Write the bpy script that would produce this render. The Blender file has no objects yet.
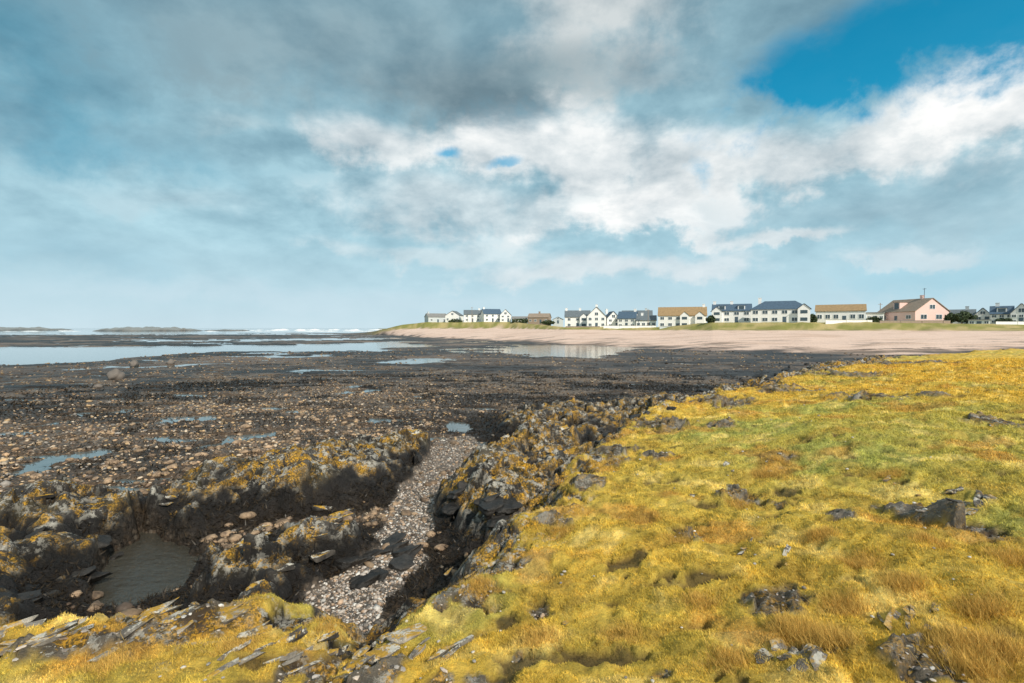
import bpy, bmesh, math, random
import numpy as np
from mathutils import Vector
random.seed(7); rng = np.random.default_rng(7)
C = bpy.context.scene.collection
EYE = 4.0; F = 512.0; PITCH = math.atan(13.5/512)
R = math.radians
def ray(px, py):
    cx = px-512; cy = 341.5-py
    return (cx, F*math.cos(PITCH)+cy*math.sin(PITCH), -F*math.sin(PITCH)+cy*math.cos(PITCH))
def P(px, py, z=0.0):
    d = ray(px, py); t = (z-EYE)/d[2]; return (d[0]*t, d[1]*t)
def AT(px, py, Y):
    d = ray(px, py); t = Y/d[1]; return (d[0]*t, Y, EYE+d[2]*t)
def lin(c):
    return tuple(((v/255)/12.92 if v/255 <= .04045 else ((v/255+.055)/1.055)**2.4) for v in c)
# ------------------------------------------------------------ noise
perm = rng.permutation(256).astype(np.int32); perm = np.concatenate([perm, perm])
ANG = rng.random(256)*2*np.pi; GX = np.cos(ANG).astype(np.float32); GY = np.sin(ANG).astype(np.float32)
RT = (rng.random((5, 256))).astype(np.float32)
def pn(x, y, seed=0):
    x = x+np.float32(seed*17.31+100.5); y = y+np.float32(seed*9.7+57.2)
    xi = np.floor(x); yi = np.floor(y); xf = (x-xi).astype(np.float32); yf = (y-yi).astype(np.float32)
    xi = xi.astype(np.int32); yi = yi.astype(np.int32)
    u = xf*xf*xf*(xf*(xf*6-15)+10); v = yf*yf*yf*(yf*(yf*6-15)+10)
    xa = xi & 255; xb = (xi+1) & 255; ya = yi & 255; yb = (yi+1) & 255
    pa = perm[xa]; pb = perm[xb]
    g00 = perm[pa+ya]; g10 = perm[pb+ya]; g01 = perm[pa+yb]; g11 = perm[pb+yb]
    n00 = GX[g00]*xf+GY[g00]*yf; n10 = GX[g10]*(xf-1)+GY[g10]*yf
    n01 = GX[g01]*xf+GY[g01]*(yf-1); n11 = GX[g11]*(xf-1)+GY[g11]*(yf-1)
    a = n00+u*(n10-n00); b = n01+u*(n11-n01)
    return (a+v*(b-a))*1.6
def fbm(x, y, o=4, seed=0, gain=.5):
    s = 0; a = 1.0; t = 0
    for k in range(o):
        s = s+a*pn(x*2**k, y*2**k, seed+k*3); t += a; a *= gain
    return s/t*1.4
def facet(x, y, seed):
    xi = np.floor(x).astype(np.int32); yi = np.floor(y).astype(np.int32)
    best = np.full(x.shape, 1e9, np.float32); sec = best.copy(); h = np.zeros_like(best)
    for di in (-1, 0, 1):
        for dj in (-1, 0, 1):
            cx = xi+di; cy = yi+dj
            k = perm[perm[(cx+seed*31) & 255]+(cy & 255)]
            ox = x-(cx+RT[0][k]); oy = y-(cy+RT[1][k]); d = ox*ox+oy*oy
            m = d < best
            sec = np.where(m, best, np.minimum(sec, d))
            h = np.where(m, (RT[2][k]*2-1)+ox*(RT[3][k]*2-1)*1.6+oy*(RT[4][k]*2-1)*1.6, h)
            best = np.where(m, d, best)
    return h, np.sqrt(sec)-np.sqrt(best)
def ss(a, b, x):
    t = np.clip((x-a)/(b-a), 0, 1); return t*t*(3-2*t)
def sdf(x, y, poly):
    d = np.full(x.shape, 1e18, np.float32); ins = np.zeros(x.shape, bool)
    n = len(poly)
    for i in range(n):
        ax, ay = poly[i]; bx, by = poly[(i+1) % n]; ex = bx-ax; ey = by-ay
        wx = x-ax; wy = y-ay; t = np.clip((wx*ex+wy*ey)/(ex*ex+ey*ey+1e-9), 0, 1)
        d = np.minimum(d, (wx-ex*t)**2+(wy-ey*t)**2)
        ins ^= ((ay > y) != (by > y)) & (x < ex*(y-ay)/((ey) if abs(ey) > 1e-9 else 1e-9)+ax)
    d = np.sqrt(d); return np.where(ins, d, -d)
def poly(pts): return [P(p[0], p[1], p[2] if len(p) > 2 else 0.0) for p in pts]
# ------------------------------------------------------------ mesh helpers
def np_mesh(name, V, Fc, mat, cols=None, floats=None, smooth=True):
    me = bpy.data.meshes.new(name); V = np.ascontiguousarray(V, np.float32); Fc = np.ascontiguousarray(Fc, np.int32)
    k = Fc.shape[1]
    me.vertices.add(len(V)); me.vertices.foreach_set('co', V.ravel())
    me.loops.add(Fc.size); me.loops.foreach_set('vertex_index', Fc.ravel())
    me.polygons.add(len(Fc)); me.polygons.foreach_set('loop_start', np.arange(0, Fc.size, k, dtype=np.int32))
    me.polygons.foreach_set('use_smooth', np.full(len(Fc), smooth, bool))
    me.update(calc_edges=True)
    if cols is not None:
        a = me.color_attributes.new('col', 'FLOAT_COLOR', 'POINT')
        c4 = np.ones((len(V), 4), np.float32); c4[:, :3] = cols; a.data.foreach_set('color', c4.ravel())
    for nm, arr in (floats or {}).items():
        a = me.attributes.new(nm, 'FLOAT', 'POINT'); a.data.foreach_set('value', np.ascontiguousarray(arr, np.float32))
    me.materials.append(mat)
    o = bpy.data.objects.new(name, me); C.objects.link(o); return o
class MB:
    def __init__(s): s.v = []; s.f = []
    def box(s, x0, x1, y0, y1, z0, z1):
        n = len(s.v); s.v += [(x, y, z) for z in (z0, z1) for y in (y0, y1) for x in (x0, x1)]
        s.f += [tuple(n+i for i in q) for q in ((0, 2, 3, 1), (4, 5, 7, 6), (0, 1, 5, 4), (2, 6, 7, 3), (0, 4, 6, 2), (1, 3, 7, 5))]
    def add(s, vs, fs):
        n = len(s.v); s.v += vs; s.f += [tuple(n+i for i in q) for q in fs]
    def build(s, name, mat, parent=None, smooth=False):
        me = bpy.data.meshes.new(name); me.from_pydata(s.v, [], s.f); me.update(); me.materials.append(mat)
        bm = bmesh.new(); bm.from_mesh(me); bmesh.ops.recalc_face_normals(bm, faces=bm.faces); bm.to_mesh(me); bm.free()
        if smooth: me.polygons.foreach_set('use_smooth', [True]*len(me.polygons))
        o = bpy.data.objects.new(name, me); C.objects.link(o); o.parent = parent; return o
def tag(o, label=None, cat=None, group=None, kind=None):
    if label: o['label'] = label
    if cat: o['category'] = cat
    if group: o['group'] = group
    if kind: o['kind'] = kind
    return o
# ------------------------------------------------------------ materials
class NT:
    def __init__(s, t): s.t = t; s.n = t.nodes; s.l = t.links
    def new(s, ty, **k):
        nd = s.n.new(ty)
        for a, b in k.items(): setattr(nd, a, b)
        return nd
    def link(s, a, b): s.l.new(a, b)
    def math(s, op, a, b=None, c=None, clamp=False):
        nd = s.new('ShaderNodeMath', operation=op, use_clamp=clamp)
        for i, v in enumerate((a, b, c)):
            if v is None: continue
            if isinstance(v, (int, float)): nd.inputs[i].default_value = v
            else: s.link(v, nd.inputs[i])
        return nd.outputs[0]
    def mix(s, f, a, b, blend='MIX'):
        nd = s.new('ShaderNodeMix', data_type='RGBA', blend_type=blend)
        for i, v in ((0, f), (6, a), (7, b)):
            if isinstance(v, (int, float)): nd.inputs[i].default_value = v
            elif isinstance(v, tuple): nd.inputs[i].default_value = (*v[:3], 1)
            else: s.link(v, nd.inputs[i])
        return nd.outputs[2]
    def noise(s, vec, scale, detail=5, rough=.55, dist=0):
        nd = s.new('ShaderNodeTexNoise'); nd.inputs['Scale'].default_value = scale; nd.inputs['Detail'].default_value = detail
        nd.inputs['Roughness'].default_value = rough; nd.inputs['Distortion'].default_value = dist
        if vec is not None: s.link(vec, nd.inputs['Vector'])
        return nd.outputs['Fac']
    def mr(s, v, a, b, c=0, d=1, smooth=True):
        nd = s.new('ShaderNodeMapRange', interpolation_type='SMOOTHSTEP' if smooth else 'LINEAR')
        s.link(v, nd.inputs[0])
        for i, q in enumerate((a, b, c, d)): nd.inputs[i+1].default_value = q
        return nd.outputs[0]
    def attr(s, name): return s.new('ShaderNodeAttribute', attribute_name=name)
def newmat(name):
    m = bpy.data.materials.new(name); m.use_nodes = True; n = NT(m.node_tree); b = m.node_tree.nodes['Principled BSDF']
    return m, n, b
def grey(n, v):
    cc = n.new('ShaderNodeCombineColor')
    for i in range(3): n.link(v, cc.inputs[i])
    return cc.outputs[0]
def simple(name, col, rough=.8, var=.25, scale=1.5):
    m, n, b = newmat(name); tc = n.new('ShaderNodeTexCoord').outputs['Object']
    v = n.math('MULTIPLY_ADD', n.noise(tc, scale, 5), var*2, 1-var)
    n.link(n.mix(1.0, col, grey(n, v), 'MULTIPLY'), b.inputs['Base Color']); b.inputs['Roughness'].default_value = rough
    return m
def terrain_mat():
    m, n, b = newmat('shore_ground'); geo = n.new('ShaderNodeNewGeometry'); pos = geo.outputs['Position']
    nz = n.new('ShaderNodeSeparateXYZ'); n.link(geo.outputs['Normal'], nz.inputs[0]); up = n.mr(nz.outputs[2], .3, .72, .12, 1)
    col = n.attr('col').outputs['Color']; lich = n.math('MULTIPLY', n.attr('lich').outputs['Fac'], up); peb = n.attr('peb').outputs['Fac']; wet = n.attr('wet').outputs['Fac']
    f1 = n.noise(pos, 7, 7, .62); c = n.mix(1.0, col, grey(n, n.math('MULTIPLY_ADD', f1, 1.7, .18)), 'MULTIPLY')
    vo = n.new('ShaderNodeTexVoronoi'); vo.inputs['Scale'].default_value = 12; n.link(pos, vo.inputs['Vector'])
    sp = n.new('ShaderNodeSeparateColor'); n.link(vo.outputs['Color'], sp.inputs[0])
    stone = n.new('ShaderNodeValToRGB'); e = stone.color_ramp.elements
    e[0].position = 0; e[0].color = (.025, .017, .012, 1); e[1].position = 1; e[1].color = (.56, .46, .35, 1)
    x = e.new(.35); x.color = (.13, .085, .05, 1); x = e.new(.7); x.color = (.34, .21, .12, 1)
    n.link(sp.outputs[0], stone.inputs[0])
    edge = n.mr(vo.outputs['Distance'], .3, .65, 1, .2)
    st = n.mix(1.0, stone.outputs[0], grey(n, edge), 'MULTIPLY')
    c = n.mix(n.math('MULTIPLY', peb, .7), c, st)
    f2 = n.noise(pos, 2.2, 9, .8, .3); f3 = n.noise(pos, 3.9, 9, .84, .2)
    om = n.math('MULTIPLY', n.mr(f2, .495, .53), lich); wm = n.math('MULTIPLY', n.mr(f3, .51, .54), lich)
    f4 = n.noise(pos, 34, 4, .6); oc = n.mix(n.mr(f4, .42, .6), (.14, .09, .012), (.76, .40, .03))
    c = n.mix(n.math('MULTIPLY', wm, .9), c, n.mix(f4, (.34, .31, .26), (.74, .71, .62)))
    c = n.mix(n.math('MULTIPLY', om, .92), c, oc)
    n.link(c, b.inputs['Base Color'])
    n.link(n.math('MULTIPLY_ADD', wet, -.52, .92), b.inputs['Roughness'])
    b.inputs['Specular IOR Level'].default_value = .35
    bp = n.new('ShaderNodeBump'); bp.inputs['Strength'].default_value = 1.0; bp.inputs['Distance'].default_value = .08
    hh = n.math('ADD', n.noise(pos, 12, 8, .7), n.math('MULTIPLY', n.math('MULTIPLY', edge, peb), .6))
    n.link(hh, bp.inputs['Height']); n.link(bp.outputs[0], b.inputs['Normal'])
    return m
def vcol_mat(name, rough=.8, transl=0.0):
    m, n, b = newmat(name); c = n.attr('col').outputs['Color']
    pos = n.new('ShaderNodeNewGeometry').outputs['Position']
    c = n.mix(1.0, c, grey(n, n.math('MULTIPLY_ADD', n.noise(pos, 25, 3), 1.0, .5)), 'MULTIPLY')
    n.link(c, b.inputs['Base Color']); b.inputs['Roughness'].default_value = rough; b.inputs['Specular IOR Level'].default_value = .2
    if transl:
        tr = n.new('ShaderNodeBsdfTranslucent'); n.link(c, tr.inputs[0]); mx = n.new('ShaderNodeMixShader'); mx.inputs[0].default_value = transl
        n.link(b.outputs[0], mx.inputs[1]); n.link(tr.outputs[0], mx.inputs[2]); n.link(mx.outputs[0], n.n['Material Output'].inputs[0])
    return m
def rock_mat(name, dark, lightc, lichen=.6, wet=.3):
    m, n, b = newmat(name); pos = n.new('ShaderNodeNewGeometry').outputs['Position']; oi = n.new('ShaderNodeObjectInfo')
    f1 = n.noise(pos, 6, 7, .65); c = n.mix(n.mr(f1, .3, .7), dark, lightc)
    c = n.mix(1.0, c, grey(n, n.math('MULTIPLY_ADD', oi.outputs['Random'], .9, .55)), 'MULTIPLY')
    nz = n.new('ShaderNodeSeparateXYZ'); n.link(n.new('ShaderNodeNewGeometry').outputs['Normal'], nz.inputs[0])
    up = n.mr(nz.outputs[2], .3, .75)
    om = n.math('MULTIPLY', n.math('MULTIPLY', n.mr(n.noise(pos, 4, 8, .8, .3), .50, .54), up), lichen)
    wm = n.math('MULTIPLY', n.math('MULTIPLY', n.mr(n.noise(pos, 7.7, 8, .8), .50, .54), up), lichen)
    c = n.mix(wm, c, (.60, .57, .49)); c = n.mix(om, c, n.mix(n.noise(pos, 30, 4), (.15, .10, .012), (.76, .42, .03))); n.link(c, b.inputs['Base Color'])
    b.inputs['Roughness'].default_value = .9-wet*.6
    bp = n.new('ShaderNodeBump'); bp.inputs['Strength'].default_value = .8; bp.inputs['Distance'].default_value = .04
    n.link(n.noise(pos, 16, 8, .68), bp.inputs['Height']); n.link(bp.outputs[0], b.inputs['Normal'])
    return m
def water_mat(name, col, bscale, bdist, trans=0, bs=.5):
    m, n, b = newmat(name); pos = n.new('ShaderNodeNewGeometry').outputs['Position']
    n.link(n.mix(n.noise(pos, .5, 5), col, tuple(v*.5 for v in col)), b.inputs['Base Color'])
    b.inputs['Roughness'].default_value = .04; b.inputs['IOR'].default_value = 1.36; b.inputs['Specular IOR Level'].default_value = .75; b.inputs['Transmission Weight'].default_value = trans
    mp = n.new('ShaderNodeMapping'); mp.inputs['Scale'].default_value = (.6, 1.2, 1); n.link(pos, mp.inputs[0])
    bp = n.new('ShaderNodeBump'); bp.inputs['Strength'].default_value = bs; bp.inputs['Distance'].default_value = bdist
    n.link(n.noise(mp.outputs[0], bscale, 4, .6), bp.inputs['Height']); n.link(bp.outputs[0], b.inputs['Normal'])
    return m
# ------------------------------------------------------------ terrain grid
NA = 1150; th = np.radians(np.linspace(-60, 60, NA)).astype(np.float32)
rr = np.concatenate([np.geomspace(1.2, 150, 900), np.geomspace(150, 3200, 161)[1:]]).astype(np.float32); NR = len(rr)
TH, RR = np.meshgrid(th, rr)
X = (RR*np.sin(TH)).astype(np.float32); Y = (RR*np.cos(TH)-2.5).astype(np.float32)
D = np.sqrt(X*X+Y*Y)
U = X/np.maximum(Y, 2.0); PX = 512+512*U
wa = (.12+.015*np.minimum(D, 60)).astype(np.float32)
WX = X+wa*fbm(X*.9, Y*.9, 4, 1); WY = Y+wa*fbm(X*.9, Y*.9, 4, 2)
B = .06+.05*fbm(X*.35, Y*.35, 4, 3)+.03*fbm(X*1.7, Y*1.7, 3, 4)
far = ss(45, 90, D)
B = B+far*(.15*fbm(X/30, Y/22, 5, 5)+.05*fbm(X/6, Y/5, 3, 75))
lagoons = [
 ([(-300,348),(100,346.5),(290,344),(400,341.5),(435,346),(385,351),(290,353),(230,351),(150,356),(60,363),(-300,370)], .27),
 ([(500,346),(560,344),(622,346),(634,352),(600,358),(540,357.5),(495,352)], .38),
 ([(380,360),(440,358),(470,361),(400,365)], .2), ([(230,354),(340,353),(350,357),(240,358)], .2),
 ([(-100,333.2),(150,332.8),(330,333.5),(340,334.5),(150,334.6),(-100,335.2)], .3),
 ([(120,340),(340,338.2),(400,337.8),(400,339.4),(300,340.6),(130,342)], .25), ([(440,349),(500,347),(510,349),(450,351)], .28), ([(60,367),(200,364),(210,367),(70,371)], .18), ([(290,368),(370,366),(380,369),(300,372)], .18)]
for pp, dep in lagoons:
    s = sdf(X+ .05*D*fbm(X/14, Y/14, 5, 6), Y+.12*D*fbm(X/10, Y/8, 5, 7), poly(pp)); B = B-dep*ss(-1.5, 4.0, s)
near = [([(-10,474),(20,463),(60,455),(96,450),(125,451),(70,464),(30,476)], .15), ([(10,484),(50,478),(55,481),(15,488)], .1), ([(-20,452),(20,447),(50,444),(30,451)], .13),
        ([(180,446),(235,440),(250,442),(200,450)], .10), ([(250,408),(290,405),(300,408),(262,411)], .12),
        ([(444,419),(468,421),(474,433),(450,432)], .34), ([(20,425),(70,419),(80,422),(30,429)], .11), ([(330,392),(380,388),(390,391),(340,395)], .13)]
for pp, dep in near:
    s = sdf(WX, WY, poly(pp)); nn_ = fbm(X*1.2, Y*1.2, 4, 71); B = B-dep*ss(-.2, .45, s+.45*nn_)
pud = ss(.14, .36, fbm(X/4.2, Y/1.6, 5, 8, .6))*ss(11, 15, D)*(1-ss(60, 80, D)); B = B-pud*.12
gul = poly([(440,438,.0),(474,438,.0),(476,455,.1),(468,478,.15),(442,500,.15),(436,525,.15),(420,545,.15),(402,578,.2),(370,616,.3),(296,614,.4),(306,590,.2),(340,572,.15),(378,545,.15),(384,508,.15),(410,478,.15)])
sg = sdf(X+.9*(WX-X), Y+.9*(WY-Y), gul); gm = ss(-.10, .10, sg)
poolpoly = poly([(92,603),(104,572),(134,534),(146,520),(164,538),(210,553),(200,578),(168,592),(120,606)])
sp_ = sdf(X+.9*(WX-X), Y+.9*(WY-Y), poolpoly)
# coast profile
tp = np.array([300,370,425,510,565,660,712,808,885,1024,1500.])
Yh_t = np.array([330,320,300,270,205,195,168,155,152,142,142.]); pyh = np.array([331,328.3,322.5,322.2,327.4,327.4,322.8,322.8,322.8,325,325])
Ys_t = np.array([330,318,205,155,130,100,87,83,80,80,80.]); pys = np.array([332,330,328.8,328.8,329.8,330.6,330.6,330.6,330.8,331,331])
Yh = np.interp(PX, tp, Yh_t); Ys = np.interp(PX, tp, Ys_t); zh = 4+(328-np.interp(PX, tp, pyh))*Yh/512
Yst = Yh-16; zst = 4+(328-np.interp(PX, tp, pys))*Yst/512
Yn = Y+4*fbm(X/15, Y/15, 3, 9)
land = ss(352, 405, PX)
zs = zst*np.clip((Yn-Ys)/(np.maximum(Yst-Ys, 1)), 0, 1)**.9
zd = zst+(zh-zst)*ss(0, 1, (Yn-Yst)/11.0)+.35*fbm(X/6, Y/6, 4, 10)*ss(0, 6, Yn-Yst)*(1-ss(-8, -3, Y-Yh))
zl = np.where(Yn < Yst, zs, zd)
zl = np.where(Y > Yh+60, zh-(zh-1)*np.clip((Y-Yh-60)/300, 0, 1), zl)
isl = ss(-3, 6, Yn-Ys)*land
Z = B*(1-isl)+(np.maximum(B, .06)+zl)*isl
sandm = ss(-2, 8, Yn-Ys+9*fbm(X/9, Y/4, 4, 11))*land*(1-ss(-2, 2, Yn-Yst)); dunem = ss(-2, 2, Yn-Yst)*land
sea = ss(380, 520, Y+30*fbm(X/60, Y/60, 3, 12))*(1-land); Z = Z-1.2*sea
def isle(px, Yc, wpx, top, dy):
    xc = (px-512)/512*Yc; w = wpx*Yc/512
    t = 1-((X-xc)/w)**2-((Y-Yc)/dy)**2+.35*fbm(X/25, Y/40, 4, 13); return np.where(t > 0, (top+1.2)*np.clip(t, 0, 1)**.5*(.7+.4*fbm(X/18, Y/30, 4, 14)), 0)
il = isle(150, 700, 48, 7.0, 60)+isle(10, 900, 60, 6.8, 60)+isle(225, 760, 22, 2.8, 40)+isle(-60, 700, 60, 6, 60); Z = Z+il
rocks = [
 ([(-90,486,.8),(0,478,.8),(80,476,.8),(150,474,.8),(200,461,.8),(300,441,.8),(400,424,.8),(436,424,.8),(446,445,.2),(416,470,.2),(384,490,.2),(330,500,.2),(250,512,.15),(180,538,.15),(148,530,.2),(60,545,.2),(-90,560,.3)], .80),
 ([(-120,512,.5),(0,507,.6),(60,510,.6),(130,528,.3),(120,550,.2),(84,590,.15),(60,607,.3),(0,618,.5),(-120,625,.5)], .56),
 ([(180,562,.1),(215,552,.4),(260,512,.8),(310,499,.8),(368,506,.8),(382,535,.3),(345,560,.2),(318,585,.3),(270,605,.8),(225,606,.7),(190,594,.1)], .80),
 ([(340,548,.2),(385,536,.2),(412,540,.2),(410,560,.2),(386,580,.2),(350,585,.2)], .30),
 ([(424,498,.3),(452,470,.5),(482,440,.9),(524,422,1),(560,412,1.1),(600,425,1.3),(560,460,1.3),(525,490,1.3),(490,520,1.),(455,532,.4),(434,522,.2)], 1.0),
 ([(484,424,.3),(500,408,.5),(560,403,.5),(630,395,.6),(700,384,1),(660,408,1),(600,425,.9),(510,430,.5)], .55),
 ([(600,425,1.2),(640,402,1.2),(705,383,1.4),(765,371,1.6),(810,357,1.8),(880,349,2),(905,350,2),(830,364,2),(780,378,1.8),(710,394,1.5),(650,412,1.5)], 1.25)]
idx = np.where(D < 75)
xs = X[idx]; ys = Y[idx]; wx = WX[idx]; wy = WY[idx]; zz = Z[idx]; dd = D[idx]
ca, sa = math.cos(R(38)), math.sin(R(38))
rx = xs*ca+ys*sa; ry = -xs*sa+ys*ca
f1, e1 = facet(rx/1.7+.3*pn(xs*2, ys*2, 5), ry/.8+.35*pn(xs*1.5, ys*1.5, 7), 1); f2, e2 = facet(rx/.6+.2*pn(xs*4, ys*4, 8), ry/.26+.3*pn(xs*4, ys*4, 6), 2); f3, e3 = facet(rx/.22, ry/.11, 3)
big = fbm(xs/1.8, ys/1.8, 4, 15); med = fbm(xs/.5, ys/.5, 4, 19)
crag = .15*f1+.05*f2+.025*f3-.07*(1-ss(0, .16, e1))-.035*(1-ss(0, .15, e2))+.06*med
rks = np.zeros_like(zz); smax = np.full_like(zz, -99)
for pp, Ht in rocks:
    s = sdf(wx, wy, poly(pp)); m = ss(-.4, .45, s+.3*big); m2 = ss(-.3, 1.3, s+.35*big); smax = np.maximum(smax, s)
    zr = Ht*(.45+.55*m2+.40*big)+crag
    zz = np.where(m > 0, np.maximum(zz, zz*(1-m)+zr*m), zz); rks = np.maximum(rks, ss(-.3, .3, s+.3*big))
gmi = gm[idx]; zz = zz*(1-gmi)+(np.minimum(B[idx], .12)*.5+.03+.03*med)*gmi; rks = rks*(1-gmi)
spi = sp_[idx]; pmk = ss(-.15, .15, spi); zz = zz*(1-pmk)+(-.30+.12*med+.04*f2)*pmk
gpoly = poly([(-200,640,1.4),(-60,632,1.35),(60,620,1.3),(130,612,1.3),(250,606,1.35),(320,614,1.4),(346,628,1.45),(392,606,1.45),(446,572,1.5),(500,534,1.5),(538,502,1.5),(560,468,1.5),(590,444,1.5),(636,416,1.55),(712,393,1.75),(775,378,1.95),(825,365,2.1),(900,352,2.2),(1024,345.5,2.2),(1300,345,2.2)])+[(90, 30), (60, -8), (-20, -8), (-12, 2)]
sgr = sdf(wx, wy, gpoly)
edge_z = 1.33+.5*ss(9, 25, dd)
hum = fbm(xs/2.4, ys/2.4, 3, 16); hum2 = fbm(xs/.6, ys/.6, 4, 17); hum3 = fbm(xs/.16, ys/.16, 2, 18); hb = fbm(xs/5, ys/5, 2, 83)
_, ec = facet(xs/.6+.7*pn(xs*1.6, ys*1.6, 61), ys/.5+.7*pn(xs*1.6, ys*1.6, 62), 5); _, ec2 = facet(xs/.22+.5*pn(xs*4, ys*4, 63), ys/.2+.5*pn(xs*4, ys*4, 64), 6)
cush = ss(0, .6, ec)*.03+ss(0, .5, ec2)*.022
hg = edge_z+(2.16-edge_z)*ss(-.2, 7.0, sgr)+.13*hum+.05*hum2+cush+.014*hum3+.10*hb
gm_ = ss(-1.4, .2, sgr+.25*big)
rim = ss(-1.4, -.3, sgr)*(1-ss(-.1, .6, sgr+.9*hum2))*(1-pmk)*(1-.8*gmi)
zz = np.maximum(zz, zz*(1-gm_)+hg*gm_)+rim*(crag*.7-.02)
rks = np.maximum(rks*(1-ss(-.1, .3, sgr)), rim)
grs = ss(-.1, .12, sgr+.85*hum2+.3*big-.02)
scars = [(905,484,22,10,2.2,.02),(962,500,52,16,2.2,.08),(990,423,24,7,2.2,.02),(748,464,24,11,2.1,.0),(692,493,14,6,2.1,0),(770,552,46,17,2.1,.0),(808,592,26,11,2.2,.0),(792,655,44,26,2.2,.08),(905,612,54,20,2.2,.05),(925,655,74,26,2.2,.06),(785,441,18,6,2.1,.0),(375,645,36,40,1.7,.06),(318,645,34,40,1.6,-.12),(50,636,90,16,1.5,.0),(195,618,70,26,1.5,.05),(470,560,34,12,1.7,.02),(870,392,32,5,2.2,.02),(840,482,14,6,2.2,.0),(430,640,40,24,1.9,.02),(660,605,14,7,2.1,0),(480,625,28,10,1.9,0),(850,655,18,10,2.2,.03),(660,440,20,6,1.8,.0),(540,560,20,8,1.9,.0),(1000,660,30,20,2.2,.04),(610,660,16,7,2.1,0),(245,655,54,22,1.8,.0),(120,660,44,14,1.8,.0),(20,668,44,14,1.8,.0),(520,600,22,9,1.9,0),(720,410,18,5,2,.0),(930,395,18,3.5,2.2,.0),
 (556,505,22,8,1.6,.03),(588,470,24,8,1.6,.03),(616,444,26,8,1.6,.04),(662,418,30,6,1.7,.05),(726,399,32,5,1.8,.05),(786,385,30,5,2.,.05),(846,370,34,4,2.1,.06),(905,358,34,3,2.2,.06),(500,540,22,9,1.6,.02)]
sc = np.zeros_like(zz); up_ = np.zeros_like(zz)
for (a, b_, ra, rb_, z_, hh_) in scars:
    cx, cy = P(a, b_, z_); w = ra*cy/512; h = rb_*cy*cy/(512*(EYE-z_))
    l = np.sqrt(((xs-cx)/w)**2+((ys-cy)/h)**2); q_ = ss(0, .35, .9-l+.8*hum2+.4*pn(xs*6, ys*6, 20)); sc = np.maximum(sc, q_); up_ = up_+hh_*q_*ss(1.1, .2, l)
hol = ss(.40, .56, fbm(xs/.7, ys/.5, 5, 81)+.15*fbm(xs/4, ys/4, 2, 82))*ss(.05, .4, sgr)
zz = zz+sc*grs*(.4*crag+.04*np.abs(f2)-.03)+up_*grs*(.7+.8*f1)-hol*grs*.05
grs2 = grs*(1-sc*.97)
Z[idx] = zz; RK = np.zeros_like(Z); RK[idx] = np.maximum(rks, sc*grs*.9); G = np.zeros_like(Z); G[idx] = grs2
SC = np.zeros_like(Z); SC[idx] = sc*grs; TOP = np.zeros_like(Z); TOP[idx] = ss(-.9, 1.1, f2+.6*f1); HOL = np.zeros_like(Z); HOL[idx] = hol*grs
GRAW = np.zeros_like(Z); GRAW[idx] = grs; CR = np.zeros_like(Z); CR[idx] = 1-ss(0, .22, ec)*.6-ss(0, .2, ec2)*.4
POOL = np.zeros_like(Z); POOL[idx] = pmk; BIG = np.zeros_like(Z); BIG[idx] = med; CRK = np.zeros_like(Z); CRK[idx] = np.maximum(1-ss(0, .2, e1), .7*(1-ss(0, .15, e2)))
NEAR = np.zeros_like(Z); NEAR[idx] = ss(-1.2, -.3, smax)
# ------------------------------------------------------------ colour
def mixc(a, b, m): return a*(1-m[..., None])+np.asarray(b, np.float32)*m[..., None]
n1 = fbm(X/4, Y/6, 4, 21); n2 = fbm(X/.9, Y/.9, 4, 22); nf = fbm(X/18, Y/20, 5, 23)
col = np.zeros(X.shape+(3,), np.float32)+np.array([.052, .036, .025], np.float32)
tanzone = ss(.1, -.25, U)*(1-ss(26, 42, D))*(1-NEAR)
band = np.clip(np.maximum(ss(-.05, .3, fbm(X/16, Y/6, 5, 24))*(1-.75*tanzone), ss(.12, .35, fbm(X/3.2, Y/2.0, 5, 76, .6))*(1-.35*tanzone)), 0, 1)
band = np.maximum(band, NEAR*.95)
pebm = np.clip((ss(-.25, .35, n1+.5*n2)*(1-.45*ss(28, 60, D))+.5*tanzone)*(1-band*.95), 0, 1)
col = mixc(col, (.30, .21, .135), pebm*.65)
col = mixc(col, (.013, .010, .008), band*.9)
col = mixc(col, (.21, .14, .095), ss(.1, .4, nf)*far*.8); col = mixc(col, (.014, .010, .008), ss(.0, .3, -nf)*far*.85)
col = mixc(col, (.46, .40, .34), gm*.8)
col = mixc(col, (.74, .55, .45), sandm*(.95)); col = mixc(col, (.50, .34, .25), sandm*ss(.1, .5, fbm(X/20, Y/5, 3, 25))*.5)
col = mixc(col, (.10, .075, .06), sandm*ss(.22, .46, fbm(X/14, Y/3, 5, 26))*(1-ss(0, 36, Yn-Ys)))
dg = np.zeros_like(col)+np.array([.24, .23, .06], np.float32); dg = mixc(dg, (.44, .35, .15), ss(-.25, .3, fbm(X/7, Y/5, 4, 27)))
col = col*(1-dunem[..., None])+dg*dunem[..., None]
im = ss(.5, 3, il); col = mixc(col, (.27, .27, .25), im)  # islands paled: distance haze painted into their albedo
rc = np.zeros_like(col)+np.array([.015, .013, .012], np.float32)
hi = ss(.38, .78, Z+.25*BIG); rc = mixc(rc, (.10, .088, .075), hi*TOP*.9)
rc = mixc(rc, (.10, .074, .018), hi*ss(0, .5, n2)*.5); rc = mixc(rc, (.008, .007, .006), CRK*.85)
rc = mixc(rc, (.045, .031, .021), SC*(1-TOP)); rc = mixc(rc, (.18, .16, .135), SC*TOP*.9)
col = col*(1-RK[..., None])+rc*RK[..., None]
col = mixc(col, (.030, .021, .012), POOL)
a1 = fbm(X/2.6, Y/2.6, 4, 30); a2 = fbm(X/.7, Y/.7, 4, 31); a3 = fbm(X/.25, Y/.25, 3, 32); a4 = fbm(X/7, Y/9, 3, 33)
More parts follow.
